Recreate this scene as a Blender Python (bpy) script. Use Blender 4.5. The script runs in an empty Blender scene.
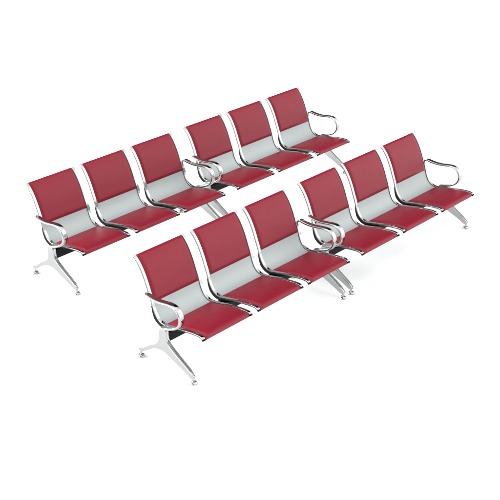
import bpy, bmesh, math
from mathutils import Vector

sc = bpy.context.scene
COL = sc.collection

# ------------------------------------------------------------------ helpers
def catmull(pts, step=0.006):
    """Catmull-Rom through 2-D points, resampled at even arc length."""
    P = [Vector(p) for p in pts]
    P = [P[0]*2-P[1]] + P + [P[-1]*2-P[-2]]
    dense = []
    for i in range(1, len(P)-2):
        p0, p1, p2, p3 = P[i-1:i+3]
        for k in range(16):
            t = k/16
            dense.append(0.5*((2*p1)+(p2-p0)*t+(2*p0-5*p1+4*p2-p3)*t*t+(3*p1-p0-3*p2+p3)*t**3))
    dense.append(P[-2])
    L = [0.0]
    for a, b in zip(dense, dense[1:]):
        L.append(L[-1]+(b-a).length)
    n = max(2, int(round(L[-1]/step)))
    out, j = [], 0
    for i in range(n+1):
        s = L[-1]*i/n
        while j < len(L)-2 and L[j+1] < s:
            j += 1
        t = (s-L[j])/max(L[j+1]-L[j], 1e-9)
        out.append(dense[j].lerp(dense[j+1], min(max(t, 0), 1)))
    return out

def normals2(path):
    """Left-hand normals of a (y,z) path."""
    N = []
    for i in range(len(path)):
        a = path[max(i-1, 0)]; b = path[min(i+1, len(path)-1)]
        t = (b-a).normalized()
        N.append(Vector((-t.y, t.x)))
    return N

def obj(name, bm, mat, parent=None, angle=38, weighted=False):
    bmesh.ops.remove_doubles(bm, verts=bm.verts, dist=1e-6)
    bmesh.ops.recalc_face_normals(bm, faces=bm.faces)
    me = bpy.data.meshes.new(name)
    bm.to_mesh(me); bm.free()
    for p in me.polygons:
        p.use_smooth = True
    me.set_sharp_from_angle(angle=math.radians(angle))
    me.materials.append(mat)
    o = bpy.data.objects.new(name, me)
    COL.objects.link(o)
    if weighted:
        m = o.modifiers.new('WeightedNormal', 'WEIGHTED_NORMAL'); m.keep_sharp = True
    if parent:
        o.parent = parent
    return o

def rrect(u0, u1, v0, v1, r, n=4):
    """Rounded rectangle cross-section in (u,v)."""
    r = min(r, (u1-u0)*.499, (v1-v0)*.499)
    out = []
    for cx, cy, a0 in ((u1-r, v1-r, 0), (u0+r, v1-r, 90), (u0+r, v0+r, 180), (u1-r, v0+r, 270)):
        for k in range(n+1):
            a = math.radians(a0+90*k/n)
            out.append((cx+r*math.cos(a), cy+r*math.sin(a)))
    return out

def sweep(bm, path, section_at, cap=True):
    """Sweep a section (u along x, v along the path normal) along a (y,z) path."""
    N = normals2(path)
    rings = []
    for i, (p, n) in enumerate(zip(path, N)):
        ring = []
        for u, v in section_at(i/(len(path)-1)):
            q = p+n*v
            ring.append(bm.verts.new((u, q.x, q.y)))
        rings.append(ring)
    m = len(rings[0])
    for a, b in zip(rings, rings[1:]):
        for k in range(m):
            bm.faces.new((a[k], a[(k+1) % m], b[(k+1) % m], b[k]))
    if cap:
        bm.faces.new(rings[0]); bm.faces.new(rings[-1])
    return bm

def lathe(bm, cx, cy, prof, n=28):
    """Revolve (r,z) profile about the vertical through (cx,cy)."""
    rings = []
    for r, z in prof:
        rings.append([bm.verts.new((cx+r*math.cos(2*math.pi*k/n), cy+r*math.sin(2*math.pi*k/n), z)) for k in range(n)])
    for a, b in zip(rings, rings[1:]):
        for k in range(n):
            bm.faces.new((a[k], a[(k+1) % n], b[(k+1) % n], b[k]))
    bm.faces.new(rings[0]); bm.faces.new(rings[-1])

def lathe_x(bm, x0, x1, cy, cz, r, n=20):
    ch = min(.002, (x1-x0)*.3)
    rings = []
    for x, rr in ((x0, r-ch), (x0+ch, r), (x1-ch, r), (x1, r-ch)):
        rings.append([bm.verts.new((x, cy+rr*math.cos(2*math.pi*k/n), cz+rr*math.sin(2*math.pi*k/n))) for k in range(n)])
    for a, b in zip(rings, rings[1:]):
        for k in range(n):
            bm.faces.new((a[k], a[(k+1) % n], b[(k+1) % n], b[k]))
    bm.faces.new(rings[0]); bm.faces.new(rings[-1])

# ---------------------------------------------------------------- materials
def new_mat(name):
    m = bpy.data.materials.new(name); m.use_nodes = True
    return m, m.node_tree.nodes, m.node_tree.links, m.node_tree.nodes['Principled BSDF']

def mat_leather():
    m, n, l, b = new_mat('red_leatherette')
    b.inputs['Base Color'].default_value = (.204, .0042, .0175, 1)
    b.inputs['Roughness'].default_value = .40
    b.inputs['Specular IOR Level'].default_value = .29
    tc = n.new('ShaderNodeTexCoord')
    v = n.new('ShaderNodeTexVoronoi'); v.inputs['Scale'].default_value = 420
    l.new(tc.outputs['Object'], v.inputs['Vector'])
    ns = n.new('ShaderNodeTexNoise'); ns.inputs['Scale'].default_value = 14; ns.inputs['Detail'].default_value = 3
    l.new(tc.outputs['Object'], ns.inputs['Vector'])
    b1 = n.new('ShaderNodeBump'); b1.inputs['Strength'].default_value = .18; b1.inputs['Distance'].default_value = .001
    l.new(v.outputs['Distance'], b1.inputs['Height'])
    b2 = n.new('ShaderNodeBump'); b2.inputs['Strength'].default_value = .12; b2.inputs['Distance'].default_value = .01
    l.new(ns.outputs['Fac'], b2.inputs['Height']); l.new(b1.outputs['Normal'], b2.inputs['Normal'])
    l.new(b2.outputs['Normal'], b.inputs['Normal'])
    mr = n.new('ShaderNodeMapRange'); mr.inputs['To Min'].default_value = .36; mr.inputs['To Max'].default_value = .46
    l.new(ns.outputs['Fac'], mr.inputs['Value']); l.new(mr.outputs['Result'], b.inputs['Roughness'])
    return m

def mat_chrome():
    m, n, l, b = new_mat('chrome')
    b.inputs['Base Color'].default_value = (.42, .424, .424, 1)
    b.inputs['Metallic'].default_value = 1
    b.inputs['Roughness'].default_value = .07
    return m

def mat_perforated():
    """Silver powder-coated sheet pierced by a staggered grid of small holes."""
    m, n, l, b = new_mat('perforated_silver')
    b.inputs['Metallic'].default_value = .2
    b.inputs['Roughness'].default_value = .44
    b.inputs['Specular IOR Level'].default_value = .35
    tc = n.new('ShaderNodeTexCoord')
    uv = n.new('ShaderNodeUVMap'); uv.uv_map = 'UVMap'
    # two square grids, the second shifted half a cell, give the staggered pattern
    pitch = .0095
    dist = []
    for off in (0.0, 0.5):
        sx = n.new('ShaderNodeVectorMath'); sx.operation = 'SCALE'; sx.inputs['Scale'].default_value = 1/pitch
        l.new(uv.outputs['UV'], sx.inputs[0])
        ad = n.new('ShaderNodeVectorMath'); ad.operation = 'ADD'; ad.inputs[1].default_value = (off, off, 0)
        l.new(sx.outputs[0], ad.inputs[0])
        fr = n.new('ShaderNodeVectorMath'); fr.operation = 'FRACTION'; l.new(ad.outputs[0], fr.inputs[0])
        sb = n.new('ShaderNodeVectorMath'); sb.operation = 'SUBTRACT'; sb.inputs[1].default_value = (.5, .5, 0)
        l.new(fr.outputs[0], sb.inputs[0])
        ln = n.new('ShaderNodeVectorMath'); ln.operation = 'LENGTH'; l.new(sb.outputs[0], ln.inputs[0])
        dist.append(ln.outputs['Value'])
    mn = n.new('ShaderNodeMath'); mn.operation = 'MINIMUM'
    l.new(dist[0], mn.inputs[0]); l.new(dist[1], mn.inputs[1])
    mr = n.new('ShaderNodeMapRange'); mr.inputs['From Min'].default_value = .16; mr.inputs['From Max'].default_value = .24
    l.new(mn.outputs[0], mr.inputs['Value'])
    mix = n.new('ShaderNodeMix'); mix.data_type = 'RGBA'
    mix.inputs['A'].default_value = (.325, .362, .358, 1)
    mix.inputs['B'].default_value = (.395, .438, .434, 1)
    l.new(mr.outputs['Result'], mix.inputs['Factor'])
    l.new(mix.outputs['Result'], b.inputs['Base Color'])
    return m

def mat_black():
    m, n, l, b = new_mat('black_coated_steel')
    b.inputs['Base Color'].default_value = (.002, .002, .0024, 1)
    b.inputs['Roughness'].default_value = .42
    b.inputs['Specular IOR Level'].default_value = .12
    ns = n.new('ShaderNodeTexNoise'); ns.inputs['Scale'].default_value = 600
    bp = n.new('ShaderNodeBump'); bp.inputs['Strength'].default_value = .05; bp.inputs['Distance'].default_value = .001
    l.new(ns.outputs['Fac'], bp.inputs['Height']); l.new(bp.outputs['Normal'], b.inputs['Normal'])
    return m

def mat_floor():
    m, n, l, b = new_mat('white_studio_floor')
    b.inputs['Base Color'].default_value = (.90, .90, .90, 1)
    b.inputs['Roughness'].default_value = .9
    b.inputs['Specular IOR Level'].default_value = .1
    ns = n.new('ShaderNodeTexNoise'); ns.inputs['Scale'].default_value = 3
    mr = n.new('ShaderNodeMapRange'); mr.inputs['To Min'].default_value = .88; mr.inputs['To Max'].default_value = .92
    l.new(ns.outputs['Fac'], mr.inputs['Value'])
    cb = n.new('ShaderNodeCombineColor')
    for k in range(3):
        l.new(mr.outputs['Result'], cb.inputs[k])
    l.new(cb.outputs['Color'], b.inputs['Base Color'])
    return m

LEATHER, CHROME, PERF, BLACK, FLOOR = mat_leather(), mat_chrome(), mat_perforated(), mat_black(), mat_floor()
def mat_grey_block():
    m, n, l, b = new_mat('satin_grey_steel')
    b.inputs['Base Color'].default_value = (.20, .21, .21, 1)
    b.inputs['Metallic'].default_value = .6; b.inputs['Roughness'].default_value = .35
    return m
GREY_BLOCK = mat_grey_block()
def mat_edge_shade():
    m, n, l, b = new_mat('grey_edge_shade')  # dark grey standing in for the shaded outline of the chrome frames
    b.inputs['Base Color'].default_value = (.05, .053, .052, 1)
    b.inputs['Roughness'].default_value = .6
    b.inputs['Specular IOR Level'].default_value = .2
    return m
EDGE_SHADE = mat_edge_shade()

# ------------------------------------------------------- the seat's side profile (y, z)
S = [(.137, .800), (.108, .774), (.078, .738), (.050, .694), (.026, .648), (.005, .600), (-.014, .551),
     (-.031, .510), (-.045, .470), (-.057, .432), (-.072, .399), (-.092, .371), (-.117, .352), (-.143, .343),
     (-.170, .341), (-.205, .345), (-.27, .357), (-.34, .370), (-.41, .380), (-.47, .387), (-.515, .389),
     (-.543, .386), (-.561, .377), (-.570, .362)]
SP = catmull(S, .005)
W = .4546           # cushion width
PITCH = .58         # seat spacing
CX, CY = .79, -.22  # bench base, in seat coordinates

def idx_z(z):       # index on the back of the profile
    return min(range(len(SP)//2+20), key=lambda i: abs(SP[i].y-z)+(0 if SP[i].x > -.13 else 9))
def idx_y(y):       # index on the seat of the profile
    return min(range(idx_z(.36), len(SP)), key=lambda i: abs(SP[i].x-y))

I_BACK_END = idx_z(.474)
I_SEAT_0 = idx_y(-.166)

def shift(bm, x=0):
    bmesh.ops.translate(bm, verts=bm.verts, vec=(x-CX, -CY, 0))
    return bm

def pad_bm(path, x0, x1, v0, top, r, crown=.004, dense=26):
    """Upholstered pad: flat back, rolled edges, slight crown."""
    N = normals2(path)
    L = [0.0]
    for a, b in zip(path, path[1:]):
        L.append(L[-1]+(b-a).length)
    tot = L[-1]
    us = [0, .0008, .0022, .0042, .0068, .0098, .013, .017]
    us = [u*r/.017 for u in us]
    wd = x1-x0
    U = us+[us[-1]+(wd-2*us[-1])*k/dense for k in range(1, dense)]+[wd-u for u in reversed(us)]
    ss = us
    Sx = ss+[ss[-1]+(tot-2*ss[-1])*k/60 for k in range(1, 60)]+[tot-u for u in reversed(ss)]
    def at(s):
        j = 0
        while j < len(L)-2 and L[j+1] < s:
            j += 1
        t = (s-L[j])/(L[j+1]-L[j])
        return path[j].lerp(path[j+1], t), N[j].lerp(N[j+1], t).normalized()
    def roll(d):
        if d >= r: return 1.0
        t = d/r
        t = t-.12*math.sin(2*math.pi*min(t, 1))/(2*math.pi)*2
        if t > .72:                      # soft shoulder between the sloping border and the face
            k = (t-.72)/.28
            return .22+.78*(.72+.28*(k+k*(1-k)*.9))/1.0
        return .22+.78*t
    bm = bmesh.new(); grid = []
    for s in Sx:
        p, n = at(s); row = []
        es = roll(min(s, tot-s))
        for u in U:
            eu = roll(min(u, wd-u))
            c = crown*math.sin(math.pi*u/wd)**.6*math.sin(math.pi*s/tot)**.6 if 0 < u < wd and 0 < s < tot else 0
            v = v0+(top-v0)*min(es, eu)+c
            q = p+n*v
            row.append(bm.verts.new((x0+u, q.x, q.y)))
        grid.append(row)
    for a, b in zip(grid, grid[1:]):
        for k in range(len(U)-1):
            bm.faces.new((a[k], a[k+1], b[k+1], b[k]))
    # flat back 5 mm lower, joined by a skirt
    back = []
    for s in Sx:
        p, n = at(s); q = p+n*(v0-.001)
        back.append([bm.verts.new((x0+U[0], q.x, q.y)), bm.verts.new((x0+U[-1], q.x, q.y))])
    for i in range(len(Sx)-1):
        bm.faces.new((back[i][0], back[i][1], back[i+1][1], back[i+1][0]))
        bm.faces.new((grid[i][0], grid[i+1][0], back[i+1][0], back[i][0]))
        bm.faces.new((grid[i][-1], grid[i+1][-1], back[i+1][1], back[i][1]))
    bm.faces.new(grid[0]+[back[0][1], back[0][0]])
    bm.faces.new(grid[-1]+[back[-1][1], back[-1][0]])
    return bm

# the profile runs top -> front, its left-hand normal points ...: make v>0 the sitting side
_n = normals2(SP)[10]
SGN = 1 if _n.x < 0 else -1

def strip(bm, path, x0, x1, va, vb, r, n=4, taper=None):
    lo, hi = sorted((va*SGN, vb*SGN))
    def sec(t):
        k = taper(t) if taper else 1
        if va > vb:      # va is the surface kept while the other side tapers
            a, b = (va, va+(vb-va)*k)
        else:
            a, b = (va, vb)
        l2, h2 = sorted((a*SGN, b*SGN))
        return rrect(x0, x1, l2, h2, r, n)
    return sweep(bm, path, sec)

def shell_bm():
    bm = bmesh.new()
    path = SP[1:-1]
    strip(bm, path, -.002, W+.002, -.0095, -.0125, .001, 1)
    uv = bm.loops.layers.uv.new('UVMap')
    # length along the profile for the hole pattern
    key = {}
    acc = 0
    for i, p in enumerate(path):
        if i: acc += (p-path[i-1]).length
        key[i] = acc
    for f in bm.faces:
        for lp in f.loops:
            c = lp.vert.co
            i = min(range(len(path)), key=lambda k: (path[k].x-c.y)**2+(path[k].y-c.z)**2)
            lp[uv].uv = (c.x, key[i])
    return bm

def build_seat(root, i):
    x = i*PITCH
    sh = obj('seat_shell', shift(shell_bm(), x), PERF, root)
    bp = SP[:I_BACK_END+1]
    obj('back_cushion', shift(pad_flip(bp), x), LEATHER, sh, angle=60)
    sp = SP[I_SEAT_0:]
    obj('seat_cushion', shift(pad_flip(sp), x), LEATHER, sh, angle=60)
    for side in (0, 1):
        a, b = ((-.030, -.0035) if side == 0 else (W+.0035, W+.030))
        bm = strip(bmesh.new(), SP[:-2], a, b, -.001, -.0075, .003, 4)
        nf = len(bm.faces)
        strip(bm, SP[:-2], a+.0006, b-.0006, -.0068, -.0145, .002, 2)   # added strip behind the chrome, its shaded outline put into the colour
        for k, f in enumerate(bm.faces):
            f.material_index = 0 if k < nf else 1
        so = obj('side_frame', shift(bm, x), CHROME, sh)
        so.data.materials.append(EDGE_SHADE)
        # black curved bracket under the bend
        i0, i1 = idx_z(.455), idx_y(-.345)
        tp = lambda t: .12+.88*min(1, min(t/.25, (1-t)/.5))
        bm = strip(bmesh.new(), SP[i0:i1+1], a-.002 if side == 0 else a+.006, b-.006 if side == 0 else b+.002, -.0140, -.037, .003, 3, tp)
        obj('support_bracket', shift(bm, x), BLACK, sh)
        # black piece on the frame's front end, a dark reflection put into colour
        bm = strip(bmesh.new(), SP[-4:], a-.001, b+.001, .0005, -.0155, .004, 3)
        obj('dark_end', shift(bm, x), BLACK, sh)
    return sh

def pad_flip(path):
    """pad_bm with normals on the sitting side."""
    if SGN > 0:
        return pad_bm(path, 0, W, -.0085, .0055, .022)
    return pad_bm(list(reversed(path)), 0, W, -.0085, .0055, .022)

# ------------------------------------------------------------------ armrest
ARM = [(-.012, .556), (-.05, .550), (-.09, .546), (-.15, .545), (-.21, .552), (-.27, .561), (-.315, .560), (-.352, .543),
       (-.378, .508), (-.384, .466), (-.368, .425), (-.335, .394), (-.29, .370), (-.24, .351), (-.205, .341), (-.172, .334)]
def armrest_bm(xa, xb, inner):
    path = catmull(ARM, .006)
    L = len(path)
    mid, hw = (xa+xb)/2, (xb-xa)/2
    tot = L*.006
    def sec(t):
        d = t*tot
        q = 1.0
        if d < hw:                       # rounded tip in plan
            q = math.sqrt(max(.02, 1-(1-d/hw)**2))
        e = (1-t)*tot
        if e < hw*.6:
            q = math.sqrt(max(.05, 1-(1-e/(hw*.6))**2))
        th = .0095*(.7+.3*q)
        out = []
        for k in range(36):              # flattened oval bar
            a = 2*math.pi*k/36
            c, s_ = math.cos(a), math.sin(a)
            out.append((mid+hw*q*math.copysign(abs(c)**.75, c), 1.12*th*math.copysign(abs(s_)**.75, s_)))
        return out
    bm = sweep(bmesh.new(), path, sec)
    # lugs bolting the loop to the seat's side frame
    for cy, cz in ((-.018, .553), (-.182, .336)):
        x0, x1 = (mid, inner) if inner > mid else (inner, mid)
        lathe_x(bm, x0, x1, cy, cz, .008)
    return bm

# ---------------------------------------------------------------------- leg
LEG = [(-.205, .344), (-.190, .341), (-.176, .332), (-.169, .315), (-.164, .29), (-.158, .24), (-.150, .215), (-.125, .192), (-.085, .169), (-.03, .131), (.02, .099), (.048, .086),
       (.064, .076), (.068, .064), (.066, .052), (.050, .050), (.03, .057), (-.02, .087), (-.07, .120), (-.11, .141), (-.15, .152), (-.185, .156), (-.215, .153),
       (-.25, .142), (-.30, .121), (-.36, .098), (-.42, .072), (-.47, .047), (-.492, .040), (-.508, .044), (-.514, .060), (-.508, .074), (-.49, .090),
       (-.44, .121), (-.38, .156), (-.32, .193), (-.275, .225), (-.250, .255), (-.240, .29), (-.240, .318), (-.234, .337), (-.220, .344)]
def leg_bm(xc):
    bm = bmesh.new()
    pts = catmull(LEG+[LEG[0]], .006)[:-1]
    n = len(pts)
    NR = []
    for k in range(n):
        t = (pts[(k+1) % n]-pts[k-1]).normalized()
        NR.append(Vector((-t.y, t.x)))
    area = sum(pts[k-1].x*pts[k].y-pts[k].x*pts[k-1].y for k in range(n))
    if area < 0:
        NR = [-v for v in NR]            # pointing into the outline
    hw, r = .0175, .0062
    half = []                            # (x offset as a fraction of hw, inset of the outline)
    for k in range(7):
        a = math.radians(90*k/6)
        half.append((-(hw-r+r*math.cos(a))/hw, r*(1-math.sin(a))))
    half += [(-.42, .0), (-.34, .0008), (-.22, .0042), (0, .0060)]   # shallow flute along the middle
    sec = half+[(-a, b) for a, b in reversed(half[:-1])]
    rings = []
    for f, ins in sec:
        ring = []
        for p, v in zip(pts, NR):
            d = max(0, .2-p.y)/.2        # the casting narrows towards the feet
            q = p+v*ins
            ring.append(bm.verts.new((xc+f*hw*(1-.25*d), q.x, q.y)))
        rings.append(ring)
    for a, b in zip(rings, rings[1:]):
        for k in range(n):
            bm.faces.new((a[k], a[(k+1) % n], b[(k+1) % n], b[k]))
    bm.faces.new(rings[0]); bm.faces.new(rings[-1])
    return bm
def foot_bm(xc, y, ztop):
    bm = bmesh.new()
    lathe(bm, xc, y, [(.0085, ztop), (.0085, .022), (.012, .0215), (.022, .018), (.0275, .012), (.0290, .006), (.0280, .001), (.025, .0)])
    return bm

# ------------------------------------------------------------------ bench
def build_bench():
    root = bpy.data.objects.new('waiting_bench', None)
    COL.objects.link(root)
    root.empty_display_size = .3
    root['category'] = 'bench'
    root['group'] = 'three-seat waiting benches set out in two rows'
    for i in range(3):
        build_seat(root, i)
    bm = bmesh.new()
    # square steel beam with rounded edges
    pth = rrect(-.222, -.150, .222, .3035, .006, 4)
    a = [bm.verts.new((-.052, y, z)) for y, z in pth]; b = [bm.verts.new((1.632, y, z)) for y, z in pth]
    m = len(pth)
    for k in range(m):
        bm.faces.new((a[k], a[(k+1) % m], b[(k+1) % m], b[k]))
    bm.faces.new(a); bm.faces.new(list(reversed(b)))
    obj('beam', shift(bm), BLACK, root)
    for xl, arm, inner in ((-.0715, (-.089, -.036), -.028), (1.660, (1.646, 1.696), 1.643)):
        lg = obj('leg', shift(leg_bm(xl)), CHROME, root, weighted=True)
        obj('foot', shift(foot_bm(xl, .056, .066)), CHROME, lg)
        obj('foot', shift(foot_bm(xl, -.5, .055)), CHROME, lg)
        obj('armrest', shift(armrest_bm(arm[0], arm[1], inner)), CHROME, root)
    return root

def copy_tree(o, parent=None):
    c = o.copy(); COL.objects.link(c); c.parent = parent
    for ch in o.children:
        copy_tree(ch, c)
    return c

proto = build_bench()
SPOTS = [
    (0.0, 0.0, 'red three-seat bench nearest viewer, left of the front row, left leg fully visible'),
    (1.8398, 0.0, 'red three-seat bench on the right of the front row, its last seat rightmost of all'),
    (.2945, 1.6666, 'red three-seat bench leftmost in the back row, with grey blocks beside its silver panels'),
    (2.140, 1.6729, 'red three-seat bench farthest from the viewer, right of the back row, behind the front row'),
]
benches = [proto]+[copy_tree(proto) for _ in SPOTS[1:]]
for b, (x, y, lab) in zip(benches, SPOTS):
    b.location = (x+CX, y+CY, 0)
    b['label'] = lab

# little grey blocks on the frames of the left bench in the back row
def grey_block_bm(x):
    i0 = idx_z(.492); i1 = idx_z(.448)
    return shift(strip(bmesh.new(), SP[i0:i1+1], x-.0145, x+.0145, .0025, -.0165, .003, 3))
for x in (W+.0168, PITCH-.0168, PITCH+W+.0168, 2*PITCH-.0168, 2*PITCH+W+.0168):
    obj('grey_block', grey_block_bm(x), GREY_BLOCK, benches[2])

# ------------------------------------------------------------------ floor
bm = bmesh.new()
R0 = 60
for r in (R0,):
    vs = [bm.verts.new((1.9+r*math.cos(2*math.pi*k/96), .8+r*math.sin(2*math.pi*k/96), 0)) for k in range(96)]
    bm.faces.new(vs)
fl = obj('floor', bm, FLOOR)
fl['kind'] = 'structure'

# ------------------------------------------------------------------ studio light dome
w = bpy.data.worlds.new('World'); sc.world = w; w.use_nodes = True
nt = w.node_tree; N = nt.nodes; Lk = nt.links
bg = N['Background']
tc = N.new('ShaderNodeTexCoord')
nrm = N.new('ShaderNodeVectorMath'); nrm.operation = 'NORMALIZE'; Lk.new(tc.outputs['Generated'], nrm.inputs[0])
def lobe(direction, ang_in, ang_out):
    d = Vector(direction).normalized()
    dt = N.new('ShaderNodeVectorMath'); dt.operation = 'DOT_PRODUCT'; dt.inputs[1].default_value = d
    Lk.new(nrm.outputs[0], dt.inputs[0])
    mr = N.new('ShaderNodeMapRange'); mr.interpolation_type = 'SMOOTHSTEP'
    mr.inputs['From Min'].default_value = math.cos(math.radians(ang_out))
    mr.inputs['From Max'].default_value = math.cos(math.radians(ang_in))
    Lk.new(dt.outputs['Value'], mr.inputs['Value'])
    return mr.outputs['Result']
def math_node(op, a, b):
    m = N.new('ShaderNodeMath'); m.operation = op
    for k, v in enumerate((a, b)):
        if isinstance(v, (int, float)): m.inputs[k].default_value = v
        else: Lk.new(v, m.inputs[k])
    return m.outputs[0]
DOME, TOP, FRONT, LOW_FILL = 1.0, .5, .85, 11.0
sep = N.new('ShaderNodeSeparateXYZ'); Lk.new(nrm.outputs[0], sep.inputs[0])
def ramp(v, a, b):
    m = N.new('ShaderNodeMapRange'); m.interpolation_type = 'SMOOTHSTEP'
    m.inputs['From Min'].default_value = a; m.inputs['From Max'].default_value = b
    Lk.new(v, m.inputs['Value'])
    return m.outputs['Result']
val = DOME
val = math_node('ADD', math_node('MULTIPLY', lobe((-.1, -.1, 1), 14, 50), TOP), val)
# bright area added to the dome at front right, whitening the polished frames
val = math_node('ADD', math_node('MULTIPLY', lobe((.66, -.70, .22), 18, 44), FRONT), val)
# dark areas put into the dome to give the chrome its dark accents
for d, a, b, k in (((.66, .58, .46), 18, 40, .93), ((.66, .28, .70), 8, 14, .97), ((-.66, -.52, .12), 8, 30, .85), ((-.70, -.17, .72), 10, 26, .9)):
    keep = math_node('SUBTRACT', 1.0, math_node('MULTIPLY', lobe(d, a, b), k))
    val = math_node('MULTIPLY', val, keep)
# low band of light added behind and left, washing out shadows under the seats
ring = math_node('MULTIPLY', math_node('SUBTRACT', 1.0, ramp(sep.outputs['Z'], .30, .42)), lobe((-.50, .86, .1), 34, 68))
val = math_node('ADD', math_node('MULTIPLY', ring, LOW_FILL), val)
cb = N.new('ShaderNodeCombineColor')
Lk.new(val, cb.inputs[0]); Lk.new(val, cb.inputs[1]); Lk.new(val, cb.inputs[2])
Lk.new(cb.outputs['Color'], bg.inputs['Color'])
bg.inputs['Strength'].default_value = 1.0

# ------------------------------------------------------------------ camera
cam = bpy.data.cameras.new('Camera'); co = bpy.data.objects.new('Camera', cam); COL.objects.link(co)
cam.sensor_width = 36; cam.lens = 1107.89/500*36
cam.clip_start = .05; cam.clip_end = 500
co.location = (-4.7476, -5.3541, 4.406)
co.rotation_euler = (math.pi/2-.4598, 0, -.8271)
sc.camera = co
sc.view_settings.view_transform = 'Standard'; sc.view_settings.look = 'None'
sc.view_settings.exposure = .57; sc.view_settings.gamma = 1
sc.cycles.max_bounces = 12; sc.cycles.glossy_bounces = 8
